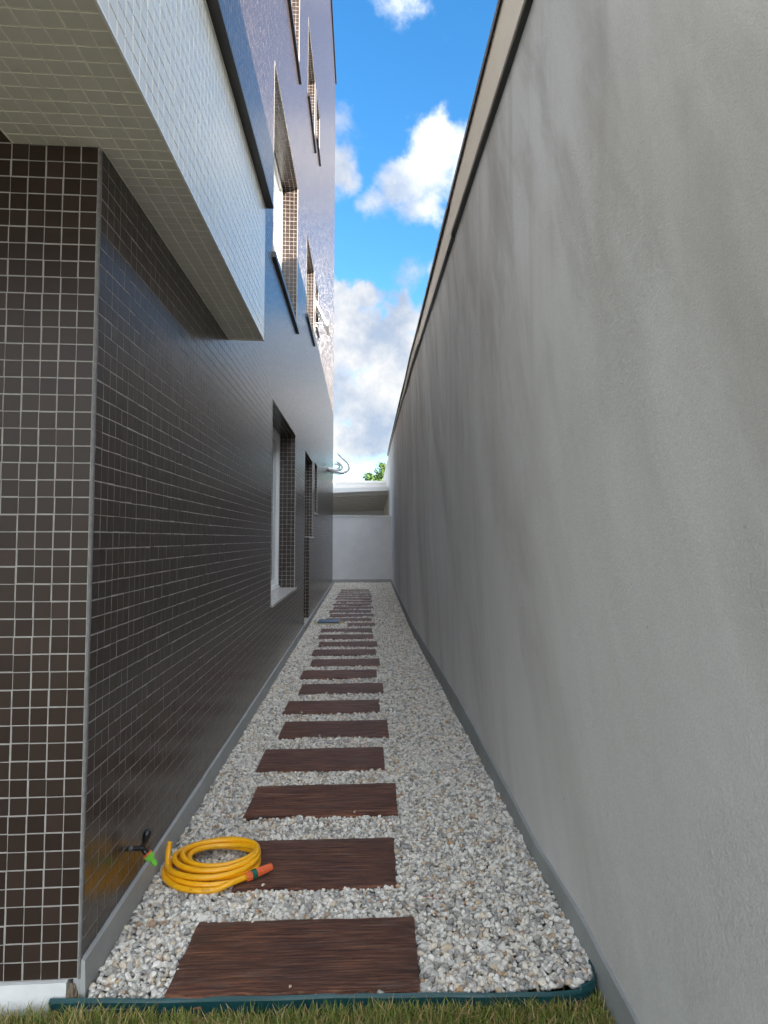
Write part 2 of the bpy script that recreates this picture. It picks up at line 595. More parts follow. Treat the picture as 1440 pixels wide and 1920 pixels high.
# ------------------------------------------------------------------ tiles
def tile_field(origin, u, vdir, nrm, cells, pitch=P, gap=.0037, depth=.0008, ch=.0006, tilt=.00005, white=False):
    """one island per tile; cells: Nx2 integer grid positions"""
    cells = np.asarray(cells, float)
    n = len(cells)
    if white: gap, depth = .0048, .0015
    g = gap / 2
    s0, s1 = g, pitch - g
    base = np.array([(s0, s0), (s1, s0), (s1, s1), (s0, s1)])
    top = np.array([(s0 + ch, s0 + ch), (s1 - ch, s0 + ch), (s1 - ch, s1 - ch), (s0 + ch, s1 - ch)])
    jit = rng.normal(0, .0007, (n, 1, 2))
    lb = cells[:, None, :] * pitch + base[None] + jit
    lt = cells[:, None, :] * pitch + top[None] + jit
    a = rng.normal(0, tilt, (n, 2))
    sgn = np.array([(-1, -1), (1, -1), (1, 1), (-1, 1)])
    ht = depth + (a[:, None, :] * sgn[None]).sum(-1) + np.abs(rng.normal(0, .00008, (n, 1)))
    o, u, vd, nr = map(lambda q: np.array(q, float), (origin, u, vdir, nrm))
    vb = o + lb[..., :1] * u + lb[..., 1:] * vd
    vt = o + lt[..., :1] * u + lt[..., 1:] * vd + ht[..., None] * nr
    V = np.concatenate([vb, vt], 1).reshape(-1, 3)
    F = np.array([(4, 5, 6, 7), (0, 1, 5, 4), (1, 2, 6, 5), (2, 3, 7, 6), (3, 0, 4, 7)])
    if np.dot(np.cross(u, vd), nr) < 0:
        F = F[:, ::-1]
    F = (F[None] + (np.arange(n) * 8)[:, None, None]).reshape(-1, 4)
    return V, F


def tile_block(name, fields, m, parent, kind='stuff'):
    Vs, Fs, k = [], [], 0
    for V, F in fields:
        Vs.append(V); Fs.append(F + k); k += len(V)
    o = mobj(name, np_mesh(name, np.concatenate(Vs), np.concatenate(Fs), m), parent)
    if kind: o['kind'] = kind
    return o


def single_tiles(name, origin, u, vdir, nrm, cells, m, parent, white=False):
    """separate tile objects; a few shared meshes with slightly different tilt"""
    protos = []
    for k in range(6):
        V, F = tile_field((0, 0, 0), u, vdir, nrm, [(0, 0)], white=white)
        protos.append(np_mesh(name, V, F, m))
    pw = parent_world(parent)
    o0, u, vd = Vector(origin), Vector(u), Vector(vdir)
    for i, (a, b) in enumerate(cells):
        o = bpy.data.objects.new(name, protos[(a * 7 + b * 3 + (a * b) % 5) % 6])
        o.parent = parent
        o.location = o0 + u * (a * P) + vd * (b * P) - pw
        COL.objects.link(o)


# ------------------------------------------------------------------ apartment building
B = thing('apartment_building', (XL - .3, Y0 + .3, 0), 'tall apartment building clad in small dark brown square tiles beside the gravel path', 'building')


def holes_wall(name, x, y0, y1, z0, z1, holes, m, parent):
    ycuts = sorted({y0, y1, *[h[0] for h in holes], *[h[1] for h in holes]})
    zcuts = sorted({z0, z1, *[h[2] for h in holes], *[h[3] for h in holes]})
    v = [(x, y, z) for y in ycuts for z in zcuts]
    nz = len(zcuts)
    f = []
    for i in range(len(ycuts) - 1):
        for j in range(nz - 1):
            cy, cz = (ycuts[i] + ycuts[i + 1]) / 2, (zcuts[j] + zcuts[j + 1]) / 2
            if any(h[0] < cy < h[1] and h[2] < cz < h[3] for h in holes):
                continue
            a = i * nz + j
            f.append((a, a + nz, a + nz + 1, a + 1))
    return mobj(name, np_mesh(name, v, f, m), parent)


XG = XL - .0008               # grout plane
holes_wall('wall', XG, Y0, Y1, -.1, ZT, OPEN, M['grout'], B)
# the rest of the volume
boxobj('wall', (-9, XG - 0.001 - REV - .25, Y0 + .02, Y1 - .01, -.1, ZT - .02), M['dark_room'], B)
boxobj('wall', (-9, XG - .002, Y1 - .12, Y1, -.1, ZT), M['grout'], B)
boxobj('roof', (-9, XG + .0, Y0, Y1, ZT - .12, ZT - .002), M['grout'], B)
boxobj('roof_edging', (XL - .08, XL + .035, Y0 - .02, Y1 + .03, ZT, ZT + .10), M['roof_edge'], B)

# side-wall tiles
ny = int(round((Y1 - Y0) / P)); nz = int((ZT - Z0) / P)
I, J = np.meshgrid(np.arange(ny), np.arange(1, nz), indexing='ij')
cy = Y0 + (I + .5) * P; cz = Z0 + (J + .5) * P
keep = np.ones_like(I, bool)
for h in OPEN:
    keep &= ~((cy > h[0]) & (cy < h[1]) & (cz > h[2]) & (cz < h[3]))
# the balcony beam covers a patch near the corner
keep &= ~((cy < 3.90) & (cz > 2.64) & (cz < 3.40))
cells = np.stack([I[keep], J[keep]], -1)
fields = [tile_field((XG, Y0 + .012, Z0), (0, 1, 0), (0, 0, 1), (1, 0, 0), cells)]

# reveals: far jamb, near jamb, lintel (tiled), with grout backing
rv, rf = [], []
def quad(*q):
    k = len(rv)
    rv.extend(q); rf.append((k, k + 1, k + 2, k + 3))

XI = XG - REV
nj = 4
def reveal(h, bottom=True, top=True, near=True, far=True):
    y0, y1, z0, z1 = h
    if far:
        quad((XI - .06, y1, z0), (XG, y1, z0), (XG, y1, z1), (XI - .06, y1, z1))
        nzc = int(round((z1 - z0) / P))
        fields.append(tile_field((XG - nj * P * .975, y1, z0), (1, 0, 0), (0, 0, 1), (0, -1, 0), [(a, b) for a in range(nj) for b in range(nzc)], pitch=P * .985 if False else P))
    if near:
        quad((XI - .06, y0, z0), (XG, y0, z0), (XG, y0, z1), (XI - .06, y0, z1))
        nzc = int(round((z1 - z0) / P))
        fields.append(tile_field((XG - nj * P * .975, y0, z0), (1, 0, 0), (0, 0, 1), (0, 1, 0), [(a, b) for a in range(nj) for b in range(nzc)]))
    if top:
        quad((XI - .06, y0, z1), (XG, y0, z1), (XG, y1, z1), (XI - .06, y1, z1))
        nyc = int(round((y1 - y0) / P))
        fields.append(tile_field((XG - nj * P * .975, y0, z1), (1, 0, 0), (0, 1, 0), (0, 0, -1), [(a, b) for a in range(nj) for b in range(nyc)]))
    if bottom:
        quad((XI - .06, y0, z0), (XG, y0, z0), (XG, y1, z0), (XI - .06, y1, z0))


for h in WIN:
    reveal(h)
reveal(DW, bottom=False)
reveal((DO[0], DO[1], DO[2], DO[3]), top=False)
quad((XI - .06, DO[1], DW[2]), (XG, DO[1], DW[2]), (XG, DW[1], DW[2]), (XI - .06, DW[1], DW[2]))
mobj('window_reveals', np_mesh('window_reveals', rv, rf, M['grout']), B)['kind'] = 'stuff'
tile_block('side_wall_tiles', fields, M['brown_tile'], B)

# front wall (faces the lawn): its tiles are objects of their own
FX0 = -6.0
bm = bmesh.new()
v4 = [bm.verts.new(c) for c in ((FX0, Y0 + .0008, Z0), (XG, Y0 + .0008, Z0), (XG, Y0 + .0008, 2.9), (FX0, Y0 + .0008, 2.9))]
bm.faces.new(v4)
obj('front_wall', bm, M['grout'], B)
holes_wall('wall', FX0, Y0, Y0, 2.9, 3.0, [], M['grout'], B) if False else None
boxobj('upper_front_wall', (FX0, XG - .003, Y0 + .004, Y0 + .3, 2.9, ZT - .13), M['grout'], B)
nfr = int((2.62 - Z0) / P)
XF = XL - .007                # right edge of the front tiles
vis = [(i, j) for i in range(6) for j in range(nfr + 1)]
single_tiles('tile', (XF, Y0 + .0008, Z0), (-1, 0, 0), (0, 0, 1), (0, -1, 0), vis, M['brown_tile_single'], B)
rest = [(i, j) for i in range(6, 95) for j in range(nfr + 6)] + [(i, j) for i in range(6) for j in range(nfr + 1, nfr + 6)]
tile_block('front_wall_tiles', [tile_field((XF, Y0 + .0008, Z0), (-1, 0, 0), (0, 0, 1), (0, -1, 0), rest)], M['brown_tile'], B)
# grey mortar bead down the corner
bm = bmesh.new()
prev = None
for k in range(53):
    z = Z0 + k * .0487
    r = .0058 + random.uniform(-.0007, .0007)
    ring = [bm.verts.new((XL - .002 + dx * r + random.uniform(-.0004, .0004), Y0 + .003 + dy * r, z)) for dx, dy in ((-1, .3), (-.8, -.9), (.1, -1.0), (.55, -.55), (.62, .1), (.5, 1.5))]
    if prev:
        for a in range(5):
            bm.faces.new((prev[a], prev[a + 1], ring[a + 1], ring[a]))
    prev = ring
obj('corner_bead', bm, simple('corner_mortar', (.19, .185, .18), .9, var=.25, scale=40, bump=.6, bscale=200, bdist=.002), B)

# edge trims of the openings
def trim(h, parent=B):
    y0, y1, z0, z1 = h
    bm = bmesh.new()
    for yy in (y0, y1):
        box(bm, XL - .006, XL + .0015, yy - .004, yy + .004, z0, z1 + .004)
    box(bm, XL - .006, XL + .0012, y0 - .004, y1 + .004, z1 - .003, z1 + .005)
    o = obj('edge_trim', bm, M['edge'], parent)
    return o


M['edge'] = simple('pale_edge_grout', (.46, .44, .41), .8, var=.1)


def window(h, sash=2, sill='dark', slab=.03, over=.035, blind=False):
    """window part with frame, glass, sill as sub-parts"""
    y0, y1, z0, z1 = h
    bm = bmesh.new()
    fw = .05
    xo, xb = XI + .012, XI - .045
    zb = z0 + slab * .5
    for a in ((y0, y0 + fw, zb, z1), (y1 - fw, y1, zb, z1)):
        box(bm, xb, xo, *a)
    box(bm, xb, xo - .001, y0 + fw, y1 - fw, z1 - fw, z1)
    box(bm, xb, xo - .001, y0 + fw, y1 - fw, zb, zb + fw)
    # sashes
    ws = (y1 - y0 - 2 * fw) / sash
    for k in range(sash):
        a = y0 + fw + k * ws; b = a + ws
        xs0, xs1 = (xb + .006, xb + .026) if k % 2 else (xb + .028, xb + .048)
        sw = .042
        box(bm, xs0, xs1, a, a + sw, zb + fw, z1 - fw)
        box(bm, xs0, xs1, b - sw, b, zb + fw, z1 - fw)
        box(bm, xs0, xs1 - .001, a + sw, b - sw, z1 - fw - sw, z1 - fw)
        box(bm, xs0, xs1 - .001, a + sw, b - sw, zb + fw, zb + fw + sw + .02)
    # bottom track
    box(bm, xb, xo + .018, y0 + .001, y1 - .001, z0 + slab * .5 + .0005, zb + .022)
    w_ = obj('window', bm, M['alu'], B)
    w_.name = 'window'
    gm = bmesh.new()
    for k in range(sash):
        a = y0 + fw + k * ws; b = a + ws
        xm = xb + (.016 if k % 2 else .038)
        box(gm, xm - .002, xm + .002, a + .04, b - .04, zb + fw + .05, z1 - fw - .04)
    obj('glass', gm, M['glass'], w_)
    cb = bmesh.new()
    box(cb, xb - .10, xb - .07, y0 + .02, y1 - .02, zb + fw, z1 - .02)
    obj('curtain', cb, M['house'] if blind else M['curtain'], w_)
    ms = M['black_granite'] if sill == 'dark' else M['granite']
    sb = bmesh.new()
    box(sb, XI + .0, XL + over, y0 - .012, y1 + .022, z0 - slab * .5, z0 + slab * .5)
    obj('sill', sb, ms, w_, bevel=.002, seg=1)
    trim(h)
    return w_


M['curtain'] = simple('pale_blind', (.60, .64, .66), .8)
for k, h in enumerate(WIN):
    if k == 0:
        window(h, 2, 'light', .022, .028)
    elif k == 1:
        window(h, 1, 'light', .022, .028)
    elif k == 4:
        pass
    else:
        window(h, 2 if h[1] - h[0] > 1 else 1, 'dark', .05 if k in (2, 5) else .045, .032)
# second-floor bathroom window with the sash swung outwards
h = WIN[4]
y0, y1, z0, z1 = h
bm = bmesh.new()
for a in ((y0, y0 + .05, z0, z1), (y1 - .05, y1, z0, z1)):
    box(bm, XI - .04, XI, *a)
box(bm, XI - .04, XI - .001, y0 + .05, y1 - .05, z1 - .05, z1)
box(bm, XI - .04, XI - .001, y0 + .05, y1 - .05, z0 + .02, z0 + .07)
aw = obj('window', bm, M['alu'], B)
boxobj('sill', (XI, XL + .03, y0 - .012, y1 + .02, z0 - .02, z0 + .02), M['granite'], aw)
bm = bmesh.new()
gm = bmesh.new()
piv = Vector((XL - .01, 0, z0 + .47))
ang = R(26)
def swing(bm_, vs):
    for v_ in vs:
        dz = v_.co.z - piv.z; dx = v_.co.x - piv.x
        v_.co.x = piv.x + dx * math.cos(ang) - dz * math.sin(ang)
        v_.co.z = piv.z + dx * math.sin(ang) + dz * math.cos(ang)
ht = .50
for a in ((y0 + .03, y0 + .08, piv.z - ht, piv.z), (y1 - .08, y1 - .03, piv.z - ht, piv.z), (y0 + .08, y1 - .08, piv.z - .05, piv.z - .001), (y0 + .08, y1 - .08, piv.z - ht + .001, piv.z - ht + .05)):
    swing(bm, box(bm, piv.x - .018, piv.x + .018, *a))
obj('swung_sash', bm, M['alu'], aw)
swing(gm, box(gm, piv.x - .003, piv.x + .003, y0 + .07, y1 - .07, piv.z - ht + .04, piv.z - .04))
obj('glass', gm, M['glass'], aw)
bm = bmesh.new()
for yy in (y0 + .05, y1 - .05):
    tube(bm, [(XI, yy, z0 + .08), (XL + .12, yy, z0 + .06)], .008, 6)
obj('stay', bm, M['alu'], aw)
trim(h)

# door with the window beside it
bm = bmesh.new()
xb, xo = XI - .05, XI
box(bm, xb, xo, DO[0], DO[0] + .05, DO[2] + .02, DW[3])
box(bm, xb, xo, DO[1] - .05, DO[1] + .02, DO[2] + .02, DW[3] - .05)
box(bm, xb, xo - .001, DO[0] + .05, DW[1], DW[3] - .05, DW[3])
box(bm, xb + .012, xo - .014, DO[0] + .05, DO[1] - .05, DO[2] + .02, DO[2] + 1.1)
box(bm, xb + .012, xo - .010, DO[0] + .05, DO[1] - .05, DO[2] + 1.1, DO[2] + 1.16)
dr = obj('door', bm, M['alu'], B)
boxobj('glass', (xb + .02, xb + .026, DO[0] + .05, DO[1] - .05, DO[2] + 1.16, DW[3] - .05), M['glass'], dr)
bm = bmesh.new()
tube(bm, [(xo - .012, DO[0] + .12, 1.12), (xo + .04, DO[0] + .12, 1.12), (xo + .04, DO[0] + .22, 1.12)], .009, 8)
obj('handle', bm, M['metal_cap'], dr)
boxobj('threshold', (XI, XL + .03, DO[0] - .005, DO[1] + .01, DO[2] - .012, DO[2] + .012), M['granite'], dr, bevel=.002)
bm = bmesh.new()
box(bm, xb, xo, DW[1] - .05, DW[1], DW[2] + .02, DW[3] - .051)
box(bm, xb, xo - .001, DO[1] + .02, DW[1] - .05, DW[2] + .015, DW[2] + .06)
wn_ = obj('window', bm, M['alu'], B)
boxobj('glass', (xb + .02, xb + .026, DO[1] + .02, DW[1] - .05, DW[2] + .06, DW[3] - .05), M['glass'], wn_)
boxobj('sill', (XI, XL + .03, DO[1] + .0, DW[1] + .02, DW[2] - .012, DW[2] + .014), M['granite'], wn_, bevel=.002)
boxobj('curtain', (xb - .07, xb - .05, DO[0], DW[1], DO[2], DW[3]), M['curtain'], wn_)
trim(DW)

# cement plinth along the side wall, wavy top edge
bm = bmesh.new()
prev = None
N = 220
for k in range(N + 1):
    y = Y0 + .001 + (Y1 + .019 - Y0) * k / N
    zt = .100 + .004 * noise.noise(Vector((y * 2.3, 0, 0))) + .003 * noise.noise(Vector((y * 9, 4, 0)))
    xf = XL + .013 + .003 * noise.noise(Vector((y * 1.7, 9, 0)))
    
    ring = [bm.verts.new(c) for c in ((XL - .02, y, -.10), (XL - .02, y, zt), (xf - .004, y, zt), (xf, y, zt - .004), (xf + .006, y, -.10))]
    if prev:
        for a in range(4):
            bm.faces.new((prev[a], prev[a + 1], ring[a + 1], ring[a]))
    else:
        bm.faces.new(ring)
    prev = ring
bm.faces.new(prev[::-1])
obj('plinth', bm, M['render_base'], B)
# white base below the front wall, chipped at the corner
bm = bmesh.new()
box(bm, FX0, XL - .035, Y0 - .012, Y0 + .05, -.13, Z0 - .002)
obj('white_base', bm, M['white_render'], B, bevel=.004)
bm = bmesh.new()
bmesh.ops.create_icosphere(bm, subdivisions=3, radius=1)
for v_ in bm.verts:
    nn = noise.noise(v_.co * 2.2) * .28 + noise.noise(v_.co * 6) * .12
    v_.co *= 1 + nn
    v_.co = Vector((XL - .022 + v_.co.x * .016, Y0 - .002 + v_.co.y * .018, -.008 + v_.co.z * .044))
obj('broken_mortar', bm, simple('broken_brown_mortar', (.20, .16, .11), .95, var=.4, scale=50, bump=1, bscale=90, bdist=.01), B)

# balcony beam in white tiles with a granite coping, over the corner
BX1 = -.614; BX0 = -1.10; BZ0 = 2.5875; BZ1 = 3.455; BY1 = 3.955; BY0 = -1.3
bal = bpy.data.objects.new('balcony', None)
bal.parent = B
bal.location = Vector((BX1, BY1, BZ0)) - B.location
COL.objects.link(bal)
e = .0015
boxobj('slab', (BX0 + e, BX1 - e, BY0, Y0 - .001, BZ0 + e, BZ1), M['white_grout'], bal)
boxobj('slab', (XL - .003, BX1 - e, Y0 + .0, BY1 - e, BZ0 + e, BZ1), M['white_grout'], bal)
# soffit tiles: rows count towards the camera from the building face
nx = int((BX1 - BX0) / P)
sx = BX1 - nx * P
cells_near = [(i, j) for i in range(nx) for j in range(-1, 22)]       # in front of the corner, towards the camera
cells_side = [(i, -2 - j) for i in range(nx - 4, nx) for j in range(0, 36)]
def soff(c): return (sx, Y0 - .004, BZ0 + e)
near = [(i, j) for (i, j) in cells_near if j >= 0]
single = [(i, -j - 1) for (i, j) in near if True]
side = [(i, j) for i in range(nx - 4, nx) for j in range(0, int((BY1 - Y0) / P))]
allc = single[:]
singles = [c for c in single if c[1] >= -19] + [c for c in side if c[1] < 26]
singles = singles[:300]
ss = set(singles)
single_tiles('soffit_tile', (sx, Y0, BZ0 + e), (1, 0, 0), (0, 1, 0), (0, 0, -1), singles, M['white_tile_single'], bal, white=True)
restc = [(i, -j - 1) for i in range(nx) for j in range(100) if (i, -j - 1) not in ss] + [c for c in side if c not in ss]
fl = [tile_field((sx, Y0, BZ0 + e), (1, 0, 0), (0, 1, 0), (0, 0, -1), restc, white=True)]
nzb = int((BZ1 - BZ0) / P)
fl.append(tile_field((BX1 - e, BY0, BZ0 + .004), (0, 1, 0), (0, 0, 1), (1, 0, 0), [(i, j) for i in range(int((BY1 - BY0) / P)) for j in range(nzb)], white=True))
fl.append(tile_field((BX0 + e, BY0, BZ0 + .004), (0, 1, 0), (0, 0, 1), (-1, 0, 0), [(i, j) for i in range(int((Y0 - BY0) / P)) for j in range(nzb)], white=True))
fl.append(tile_field((XL, BY1 - e, BZ0 + .004), (1, 0, 0), (0, 0, 1), (0, 1, 0), [(i, j) for i in range(4) for j in range(nzb)], white=True))
tile_block('balcony_tiles', fl, M['white_tile'], bal)
boxobj('drip_edge', (BX1 - .004, BX1 + .003, BY0, BY1 + .002, BZ0 - .004, BZ0 + .004), M['alu'], bal)
boxobj('granite_coping', (XL + .002, BX1 + .045, BY0, BY1 + .03, BZ1 + .004, BZ1 + .030), M['black_granite'], bal, bevel=.002)
bm = bmesh.new()
box(bm, BX0 + e, XL - .001, BY0, Y0 - .01, BZ1 + .002, BZ1 + .03)
obj('granite_coping', bm, M['black_granite'], bal)
# recessed porch ceiling left of the beam
boxobj('porch_ceiling', (FX0, BX0 - .002, -.2, Y0 - .002, 2.86, 2.95), M['dark_room'], B)


# ------------------------------------------------------------------ boundary wall on the right
BW = thing('boundary_wall', (1.0, 4, 0), 'high grey plastered boundary wall with a beige metal fascia beside the gravel', 'wall')
def zlo(y): return float(np.interp(y, [-9, 2.6, 5, 8, 10.4, 12, 19, 34], [3.55, 3.70, 3.785, 3.83, 3.88, 4.02, 4.29, 4.6]))
def zhi(y): return float(np.interp(y, [-9, 3, 5.4, 8, 10.4, 12, 19, 34], [4.25, 4.10, 4.07, 4.01, 4.03, 4.11, 4.34, 4.65]))
yy = np.concatenate([np.linspace(-2.6, 1.4, 12), np.linspace(1.5, 22, 160), np.linspace(23, 34, 8)])
bm = bmesh.new()
prev = None
for y in yy:
    w0 = .0035 * noise.noise(Vector((y * .8, 1, 0)))
    col_ = []
    for k in range(13):
        z = -.1 + (zlo(y) + .1 + .02) * k / 12
        col_.append(bm.verts.new((XW(y) + w0 + .003 * noise.noise(Vector((y * .9, z * .9, 3))), y, z)))
    col_.append(bm.verts.new((XW(y) + .02, y, zhi(y) - .01)))
    col_.append(bm.verts.new((XW(y) + .18, y, zhi(y) - .01)))
    col_.append(bm.verts.new((XW(y) + .18, y, -.1)))
    if prev:
        for a in range(len(col_) - 1):
            bm.faces.new((prev[a], prev[a + 1], col_[a + 1], col_[a]))
    prev = col_
obj('wall', bm, M['plaster'], BW, smooth=False)
# fascia panels of sheet metal, lapped
cuts = [-2.6, 1.9, 4.9, 7.9, 10.9, 13.9, 16.9, 19.9, 23]
for i, (a, b) in enumerate(zip(cuts, cuts[1:])):
    bm = bmesh.new()
    prev = None
    d = .030 + (.006 if i % 2 else 0)
    for y in np.linspace(a, b + (.02 if i % 2 else -.002), 7):
        x = XW(y)
        lo = zlo(y) + (.010 if i % 2 else 0)
        ring = [bm.verts.new(c) for c in ((x - .002, y, lo), (x - d, y, lo), (x - d - .002, y, lo + .012), (x - d, y, lo + .02), (x - d, y, zhi(y)), (x - .002, y, zhi(y)))]
        if prev:
            for k in range(6):
                bm.faces.new((prev[k], prev[(k + 1) % 6], ring[(k + 1) % 6], ring[k]))
        else:
            bm.faces.new(ring)
        prev = ring
    bm.faces.new(prev[::-1])
    obj('fascia_panel', bm, [M['fascia']], BW)
# black strip painted in for the shaded gap under the fascia, and the cap on top
for name, mm, f0 in (('fascia_shade_strip', M['black'], 0), ('wall_cap', M['metal_cap'], 1)):
    for i, (a, b) in enumerate(zip(cuts, cuts[1:])):
        if name == 'wall_cap' and i % 2: continue
        bb = b if name == 'fascia_shade_strip' else (cuts[i + 2] if i + 2 < len(cuts) else b)
        bm = bmesh.new()
        prev = None
        for y in np.linspace(a, bb - .004, 13):
            x = XW(y)
            if f0 == 0:
                z = zlo(y) + (.010 if i % 2 else 0) - .0015
                pr = ((x + .003, z - .012), (x - .028, z - .010), (x - .028, z), (x + .003, z))
            else:
                z = zhi(y)
                pr = ((x + .2, z + .002), (x - .045, z + .002), (x - .048, z - .030), (x - .052, z - .030), (x - .052, z + .012), (x + .2, z + .02))
            ring = [bm.verts.new((q[0], y, q[1])) for q in pr]
            if prev:
                for k in range(len(ring)):
                    bm.faces.new((prev[k], prev[(k + 1) % len(ring)], ring[(k + 1) % len(ring)], ring[k]))
            else:
                bm.faces.new(ring)
            prev = ring
        bm.faces.new(prev[::-1])
        obj(name, bm, mm, BW)
# cement plinth with uneven top
bm = bmesh.new()
prev = None
N = 260
for k in range(N + 1):
    y = -2 + (19.44 + 2) * k / N
    zt = float(np.interp(y, [-2, 1.6, 2.1, 2.7, 3.9, 4.8, 7, 9, 19.5], [.07, .068, .094, .080, .122, .150, .143, .128, .13])) \
        + .006 * noise.noise(Vector((y * 2.1, 0, 5))) + .004 * noise.noise(Vector((y * 8, 4, 5)))
    xf = XW(y) - .012 + .003 * noise.noise(Vector((y * 1.3, 9, 0)))
    ring = [bm.verts.new(c) for c in ((XW(y) + .02, y, -.11), (XW(y) + .02, y, zt), (xf + .004, y, zt), (xf, y, zt - .004), (xf - .004, y, -.11))]
    if prev:
        for a in range(4):
            bm.faces.new((prev[a], prev[a + 1], ring[a + 1], ring[a]))
    else:
        bm.faces.new(ring)
    prev = ring
bm.faces.new(prev[::-1])
obj('plinth', bm, simple('dark_grey_cement_band', (.30, .315, .31), .8, var=.12, scale=5, bump=.3, bscale=90, bdist=.002), BW)

# ------------------------------------------------------------------ far end
EW = thing('end_wall', (0, 19.5, 0), 'low pale grey wall closing the far end of the gravel path', 'wall')
boxobj('wall', (-6, XW(19.45) + .0, 19.45, 19.6, -.1, 2.03), M['endwall'], EW)
boxobj('coping', (-6, XW(19.45) - .001, 19.42, 19.63, 2.031, 2.062), M['alu'], EW)
boxobj('plinth', (-6, XW(19.45) - .014, 19.435, 19.449, -.1, .105), M['render_base'], EW)

PR = thing('porch_roof', (0, 22, 0), 'sloping white porch roof with ribbed underside beyond the end wall', 'roof')
bm = bmesh.new()
v_ = [(-6, 21.5, 2.66), (.93, 21.5, 3.00), (.93, 21.5, 3.13), (-6, 21.5, 2.87)]
v2 = [(x, 21.62, z) for x, y, z in v_]
A = [bm.verts.new(q) for q in v_]; Bv = [bm.verts.new(q) for q in v2]
bm.faces.new(A[::-1]); bm.faces.new(Bv)
for k in range(4): bm.faces.new((A[k], A[(k + 1) % 4], Bv[(k + 1) % 4], Bv[k]))
obj('fascia', bm, M['alu'], PR)
boxobj('gutter_lip', (-2.0, .30, 21.44, 21.498, 3.075, 3.09), M['metal_cap'], PR) if False else None
def zc(x, y):   # ceiling height
    zf = 2.66 + (3.00 - 2.66) * (x + 6) / 6.93
    zb = 2.28 + (2.58 - 2.28) * (x + 6) / 6.9
    return zf + (zb - zf) * (y - 21.62) / (26 - 21.62)
bm = bmesh.new()
q = [bm.verts.new((x, y, zc(x, y) + dz)) for dz in (0.02, .10) for x, y in ((-6, 21.62), (.93, 21.62), (.9, 26), (-6, 26))]
for f_ in ((3, 2, 1, 0), (4, 5, 6, 7), (0, 1, 5, 4), (1, 2, 6, 5), (2, 3, 7, 6), (3, 0, 4, 7)):
    bm.faces.new([q[i] for i in f_])
obj('ceiling', bm, M['ribs'], PR)
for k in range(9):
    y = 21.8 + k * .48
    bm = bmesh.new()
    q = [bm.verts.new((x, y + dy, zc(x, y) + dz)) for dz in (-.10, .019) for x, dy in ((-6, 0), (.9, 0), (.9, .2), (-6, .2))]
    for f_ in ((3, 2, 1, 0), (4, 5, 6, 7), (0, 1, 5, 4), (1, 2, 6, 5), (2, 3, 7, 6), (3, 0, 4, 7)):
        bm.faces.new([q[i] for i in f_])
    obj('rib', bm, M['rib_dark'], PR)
bm = bmesh.new()
q = [bm.verts.new(c) for c in ((.93, 21.5, 0), (.93, 21.5, 3.0), (.88, 26, 2.6), (.88, 26, 0), (1.1, 21.5, 0), (1.1, 21.5, 3.0), (1.1, 26, 2.6), (1.1, 26, 0))]
for f_ in ((0, 1, 2, 3), (4, 7, 6, 5), (0, 4, 5, 1), (3, 2, 6, 7), (1, 5, 6, 2)):
    bm.faces.new([q[i] for i in f_])
obj('side_wall', bm, M['side'], PR)

HS = thing('house', (-2, 28, 0), 'pale flat topped house rising behind the porch roof', 'house')
boxobj('wall', (-8, 1.05, 26.01, 34, -.1, 3.66), M['house'], HS)
boxobj('parapet', (-8.05, 1.08, 25.98, 34.05, 3.661, 3.74), M['alu'], HS)
MS = thing('mast', (-.95, 30, 3.7), 'thin white pole standing on the pale house roof', 'pole')
bm = bmesh.new()
tube(bm, [(-.79, 30, 3.70), (-.79, 30, 4.62)], .022, 8)
obj('pole', bm, M['alu'], MS)
bm = bmesh.new()
lathe(bm, (-.79, 30, 4.62), (0, 0, 1), [(0, .03), (.03, .03), (.12, .008)], 8)
obj('tip', bm, M['alu'], MS)

# neighbouring house on the right, behind the boundary wall: it stands in the sun's way
NH = thing('neighbour_house', (6, 4, 0), 'two storey rendered house standing behind the high boundary wall', 'house')
ZN = 4.93 + .385 * (3.2 + .828)
boxobj('wall', (3.2, 11, -2.4, 20, -.1, ZN - .12), M['neighbour'], NH)
boxobj('roof', (3.18, 11.1, -2.5, 20.1, ZN - .119, ZN), M['metal_cap'], NH)
for k in range(4):
    y = -1 + k * 5
    wv = boxobj('window', (3.15, 3.199, y, y + 1.8, 3.6, 5.0), M['alu'], NH)
    boxobj('pane', (3.13, 3.149, y + .06, y + 1.74, 3.66, 4.94), M['glass'], wv)


